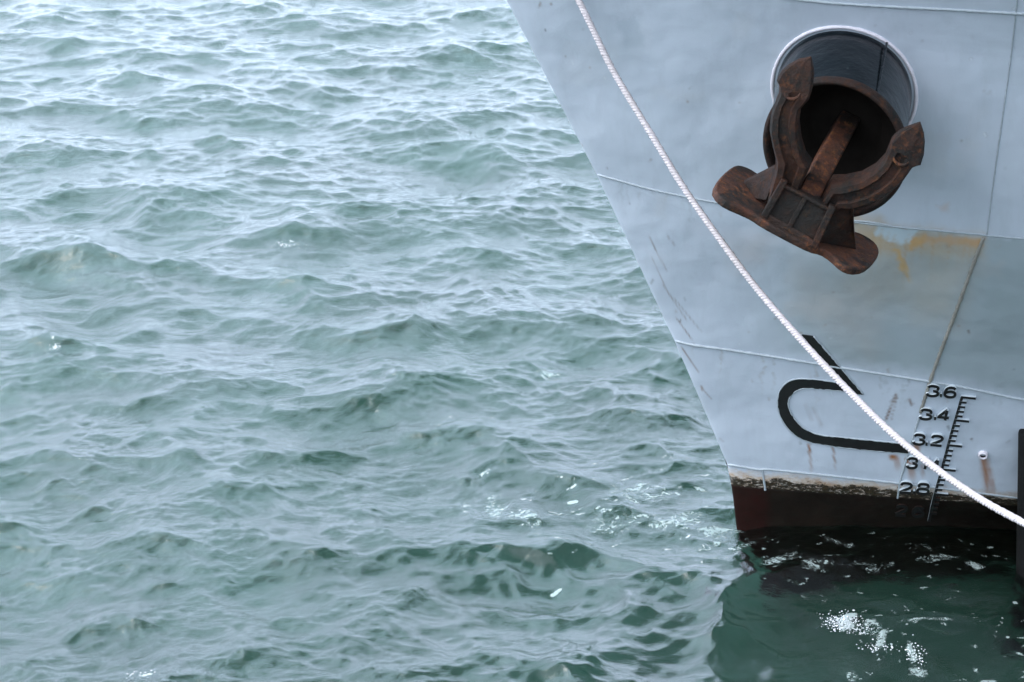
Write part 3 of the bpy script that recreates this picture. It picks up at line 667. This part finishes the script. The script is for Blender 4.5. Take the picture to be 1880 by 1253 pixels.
sy_ = np.gradient(rows_y)[:, None] + 0 * X; sx_ = np.abs(np.gradient(X, axis=1)); att = np.exp(-(np.maximum(sx_, sy_) / .35) ** 2)
wx, wy = to_px(np.stack([X, Y, 0 * X], -1).reshape(-1, 3)); wx = wx.reshape(X.shape); wy = wy.reshape(X.shape)
WIND = R(78)
H1, D1x, D1y, L1 = fft_sea(2048, 34., 11, 2.0, .037, .10, WIND, .22, 4.4)
H2, D2x, D2y, L2 = fft_sea(1024, 9.7, 5, .32, .0040, .035, WIND + .25, .16, 3.9)
calm = (1 - .35 * sm(wx, 1280, 1450) * sm(wy, 940, 1000)) * (1 + .2 * sm(wx, 800, 1000) * sm(-wx, -1300, -1200) * sm(wy, 1000, 1100))
H3, D3x, D3y, L3 = fft_sea(512, 7.3, 21, .95, .019, .10, WIND - .5, .9, 4.2)
leez = sm(wx, 650, 950) * sm(wy, 930, 1060) * att * .95 * (1 - .55 * sm(wx, 1380, 1520))
gust = .55 + .9 * vnoise(X * .35 + 50, Y * .35 + 50, 77, 3)
c1 = calm * att; c2_ = calm * att * gust * (1 - .65 * sm(wx, 700, 1000) * sm(wy, 960, 1060))
xr, yr = X, Y
HH = samp(H1, xr, yr, L1) * c1 + samp(H2, xr, yr, L2) * c2_ + samp(H3, xr, yr, L3) * leez
DX = samp(D1x, xr, yr, L1) * c1 * 1.05 + samp(D2x, xr, yr, L2) * c2_ * .7 + samp(D3x, xr, yr, L3) * leez
DY = samp(D1y, xr, yr, L1) * c1 * 1.05 + samp(D2y, xr, yr, L2) * c2_ * .7 + samp(D3y, xr, yr, L3) * leez
def ridge(px, py, ln, wd, h, ang=0.):
    """a wave of its own: long ridge with a steeper near face"""
    global HH
    P0 = at_z(px, py, 0.); dx, dy = X - P0[0], Y - P0[1]; a_ = math.radians(ang); u = dx * math.cos(a_) + dy * math.sin(a_); v = -dx * math.sin(a_) + dy * math.cos(a_)
    v = v + .25 * (u / ln) ** 2 * wd + .12 * wd * np.sin(u * 5 + px)
    near = np.exp(-(np.minimum(v, 0) / (wd * .7)) ** 2); far = np.exp(-(np.maximum(v, 0) / (wd * 1.5)) ** 2)
    HH += .65 * h * np.exp(-(u / ln) ** 2) * np.where(v < 0, near, far)
for a_ in [(85, 640, .32, .14, .09, 0), (800, 610, .6, .25, .12, 0), (300, 605, .4, .2, .09, 10), (720, 808, .55, .14, .085, 14), (560, 835, .5, .12, .06, 5), (590, 432, .5, .2, .11, -5), (190, 480, .9, .25, .10, 0), (850, 870, .16, .09, .05, 60), (860, 950, .25, .06, .035, -50),
           (960, 1015, .3, .1, .06, -15), (1130, 1025, .5, .12, .07, -20), (780, 1140, .45, .15, .05, 8), (1000, 1060, .3, .08, .04, 0), (1550, 1150, .18, .07, .05, -10), (1330, 1090, .3, .12, .04, 20), (200, 740, .6, .2, .07, 5), (280, 1000, .3, .1, .05, 0), (460, 1200, .4, .12, .05, 10), (1100, 890, .3, .1, .05, -10)]: ridge(*a_)
# foam
foam = np.zeros_like(X)
def blob(px, py, rx_, ry_, s_, ang=0):
    global foam
    a_ = math.radians(ang); dx, dy = wx - px, wy - py; u = (dx * math.cos(a_) + dy * math.sin(a_)) / rx_; v = (-dx * math.sin(a_) + dy * math.cos(a_)) / ry_
    foam = np.maximum(foam, s_ * np.exp(-(u * u + v * v) ** 1.3))
for a_ in [(530, 452, 30, 8, .5, -28), (100, 642, 6, 7, .6, 0), (815, 772, 55, 7, .5, -20), (885, 763, 45, 5, .5, -12), (790, 785, 12, 8, .5, 0), (1010, 685, 40, 14, .55, 0), (870, 880, 40, 12, .5, -30), (850, 925, 16, 30, .48, 0), (905, 925, 45, 35, .54, 30), (960, 950, 70, 28, .58, 15), (1010, 990, 90, 14, .5, 12),
           (1120, 960, 110, 30, .5, 0), (1240, 960, 90, 28, .55, 0), (1310, 975, 60, 16, .6, 0), (1180, 905, 120, 30, .5, 0), (1250, 850, 70, 18, .45, 0), (1130, 830, 80, 12, .4, 0), (1290, 1005, 60, 14, .5, -15), (1365, 1000, 60, 14, .5, -25),
           (1425, 1030, 42, 14, .62, -12), (1490, 1045, 40, 14, .6, 5), (1545, 1000, 50, 8, .5, 10), (1600, 1040, 100, 16, .42, 0), (1720, 1028, 55, 12, .55, -5), (1790, 1040, 30, 8, .62, 15), (1690, 1010, 100, 10, .4, 0), (1500, 1085, 160, 30, .33, 0), (1740, 1100, 130, 40, .36, 0),
           (1542, 1152, 24, 15, .80, 0), (1590, 1160, 30, 8, .66, 5), (1610, 1185, 25, 14, .68, -35), (1700, 1155, 90, 5, .55, -3), (1675, 1205, 12, 26, .75, -20), (1690, 1235, 25, 10, .7, 10), (1560, 1235, 20, 14, .6, 60), (1800, 1180, 80, 30, .38, -10), (1810, 1250, 25, 12, .7, 0), (260, 1243, 22, 6, .7, -15), (1500, 1200, 60, 10, .3, 0),
           (440, 720, 200, 60, .22, 0), (1130, 720, 120, 80, .3, 0), (700, 930, 150, 60, .2, 0)]: blob(*a_)
fr = random.Random(8)
for _ in range(110):
    qx, qy = fr.uniform(1290, 1880), 985 + abs(fr.gauss(0, 1)) * 55
    if qy < 1140: blob(qx, qy, fr.uniform(5, 17), fr.uniform(1.6, 4.0), fr.uniform(.42, .62), fr.uniform(-25, 25))
for _ in range(60): blob(fr.uniform(1560, 1880), fr.uniform(1130, 1250), fr.uniform(4, 16), fr.uniform(1.5, 3.5), fr.uniform(.5, .75), fr.uniform(-30, 40))
for _ in range(70): blob(fr.gauss(1150, 110), fr.gauss(930, 45), fr.uniform(5, 22), fr.uniform(1.5, 4), fr.uniform(.5, .72), fr.uniform(-25, 15))
for _ in range(60): blob(fr.uniform(0, 1250), fr.uniform(300, 1253), fr.uniform(3, 7), fr.uniform(1, 2), fr.uniform(.3, .42), fr.uniform(-25, 15))
# splash: broken crest lumps
lump = sm(foam, .62, .80) * ((np.abs(wx - 1560) < 90) & (np.abs(wy - 1165) < 50)); HH += lump * .05 * (vnoise(X * 26, Y * 26, 5, 3) - .25)
Vw = np.stack([X + DX, Y + DY, HH], -1); nr_, nc_ = X.shape; print('water grid', nr_, nc_, 'slope', np.std(np.diff(HH[300:700], axis=0) / np.diff(Vw[300:701][..., 1][:len(HH[300:700])], axis=0)) if 0 else '')
idx = np.arange(nr_ * nc_).reshape(nr_, nc_); f = np.stack([idx[:-1, :-1], idx[:-1, 1:], idx[1:, 1:], idx[1:, :-1]], -1).reshape(-1, 4)
wm = bpy.data.meshes.new('water'); wm.vertices.add(nr_ * nc_); wm.vertices.foreach_set('co', Vw.astype(np.float32).ravel()); wm.loops.add(f.size); wm.loops.foreach_set('vertex_index', f.ravel().astype(np.int32))
wm.polygons.add(len(f)); wm.polygons.foreach_set('loop_start', (np.arange(len(f)) * 4).astype(np.int32)); wm.polygons.foreach_set('loop_total', np.full(len(f), 4, np.int32)); wm.polygons.foreach_set('use_smooth', np.ones(len(f), bool)); wm.update()
la = wm.attributes.new('lee', 'FLOAT', 'POINT'); la.data.foreach_set('value', leez.astype(np.float32).ravel())
fa = wm.attributes.new('foam', 'FLOAT', 'POINT'); fa.data.foreach_set('value', foam.astype(np.float32).ravel())
m = NT('sea_water')
fo = m.attr('foam').outputs['Fac']
wv1 = m.mapping((1, 1, 1)); dn_ = m.noise(5, 4, .6)
def ridged(scale, dist, seed):
    v = m.n('ShaderNodeTexNoise'); v.inputs['Scale'].default_value = scale; v.inputs['Detail'].default_value = 4; v.inputs['Roughness'].default_value = .6; v.inputs['Distortion'].default_value = dist
    m.l(m.mapping((1, 1.5, 1), (0, 0, seed)), v.inputs['Vector']); return m.mr(m.math('ABSOLUTE', m.math('SUBTRACT', v.outputs['Fac'], .5)), 0, .11, 1, 0)
lace = m.math('MAXIMUM', ridged(6, 1.2, .3), ridged(11, 1.6, .9))
nz = m.noise(12, 6, .75, .8)
patt = m.math('ADD', m.math('MULTIPLY', lace, .34), m.math('MULTIPLY', nz, 1.05))
fm = m.math('ADD', m.math('SUBTRACT', m.math('MULTIPLY', fo, 1.0), 1.22), patt)
fm = m.mr(fm, .02, .36, 0, .55)
fm = m.math('MULTIPLY', fm, m.mr(fo, .12, .3))
cb = m.mix(m.noise(.35, 3), (.006, .032, .022), (.009, .038, .027))
colr = m.mix(fm, (.80, .95, .90), (.40, .45, .48))
rough = m.mr(fm, 0, .5, .045, .6)
st1 = m.mapping((1, 2.2, 1), (0, 0, .2))
h1 = m.noise(9, 5, .62, .3, st1); h2 = m.noise(34, 4, .6, .4, st1)
lee = m.mr(m.attr('lee').outputs['Fac'], 0, 1, 1, .6)
bb = m.bump(m.math('MULTIPLY', h1, lee), .007, .9); bb = m.bump(m.math('MULTIPLY', h2, lee), .0030, .9, bb); bb = m.bump(fm, .006, .6, bb)
m.b.inputs['IOR'].default_value = 1.42; m.l(m.math('SUBTRACT', 1, fm, clamp=True), m.b.inputs['Transmission Weight'])
wm.materials.append(m.fin(colr, rough, bb, .5))
mb2 = NT('turbid_water_body'); sbm = mb2.fin(mb2.mix(mb2.ramp(mb2.noise(.9, 4), [(.38, 0), (.62, 1)]), (.029, .058, .044), (.037, .076, .060)), .9, None, 0.)
b = MB(); b.add([(-3000, -3000, -1.0), (3000, -3000, -1.0), (3000, 3000, -1.0), (-3000, 3000, -1.0)], [(0, 1, 2, 3)]); sb_ = b.build('water_body_sheet', sbm); sb_['kind'] = 'structure'  # added opaque sheet, stands in for light scattered back by the turbid water
wo_ = bpy.data.objects.new('water', wm); C.objects.link(wo_); wo_['kind'] = 'structure'
b = MB(); ic = bmesh.new(); bmesh.ops.create_icosphere(ic, subdivisions=1, radius=1.); iv = [v.co.copy() for v in ic.verts]; iff = [[v.index for v in f.verts] for f in ic.faces]; ic.free()
sr = random.Random(5)
def spray(px, py, n, sx, sy_, sz_, base=.03):
    c = at_z(px, py, base)
    for _ in range(n):
        p = Vector((c[0] + sr.gauss(0, sx), c[1] + sr.gauss(0, sy_), c[2] + abs(sr.gauss(0, sz_)))); q = sr.uniform(.0015, .0042) * (1.8 if sr.random() < .06 else 1)
        k_ = Vector((q * sr.uniform(.7, 1.6), q, q * sr.uniform(.7, 1.3))); b.add([p + Vector((v.x * k_.x, v.y * k_.y, v.z * k_.z)) for v in iv], iff)
spray(1545, 1148, 300, .05, .04, .030, .04); spray(1590, 1162, 110, .06, .02, .015, .01); spray(1615, 1190, 70, .05, .03, .01, .005); spray(1680, 1205, 80, .03, .05, .012, .005); spray(102, 640, 60, .02, .02, .02, .085); spray(530, 452, 60, .08, .03, .015, .06); spray(262, 1242, 40, .05, .02, .012, .02)
m = NT('spray_drops'); m.b.inputs['IOR'].default_value = 1.33; sp_m = m.fin((.75, .78, .80), .15, None, .6)
o = b.build('spray', sp_m, None, smooth=True, recalc=False); tag(o, 'white spray drops thrown up by small breaking wavelets', 'spray', None, 'stuff')
# ---------------------------------------------------------------- parts of the ship keep plain parents
for oo in (marks, sy): pass
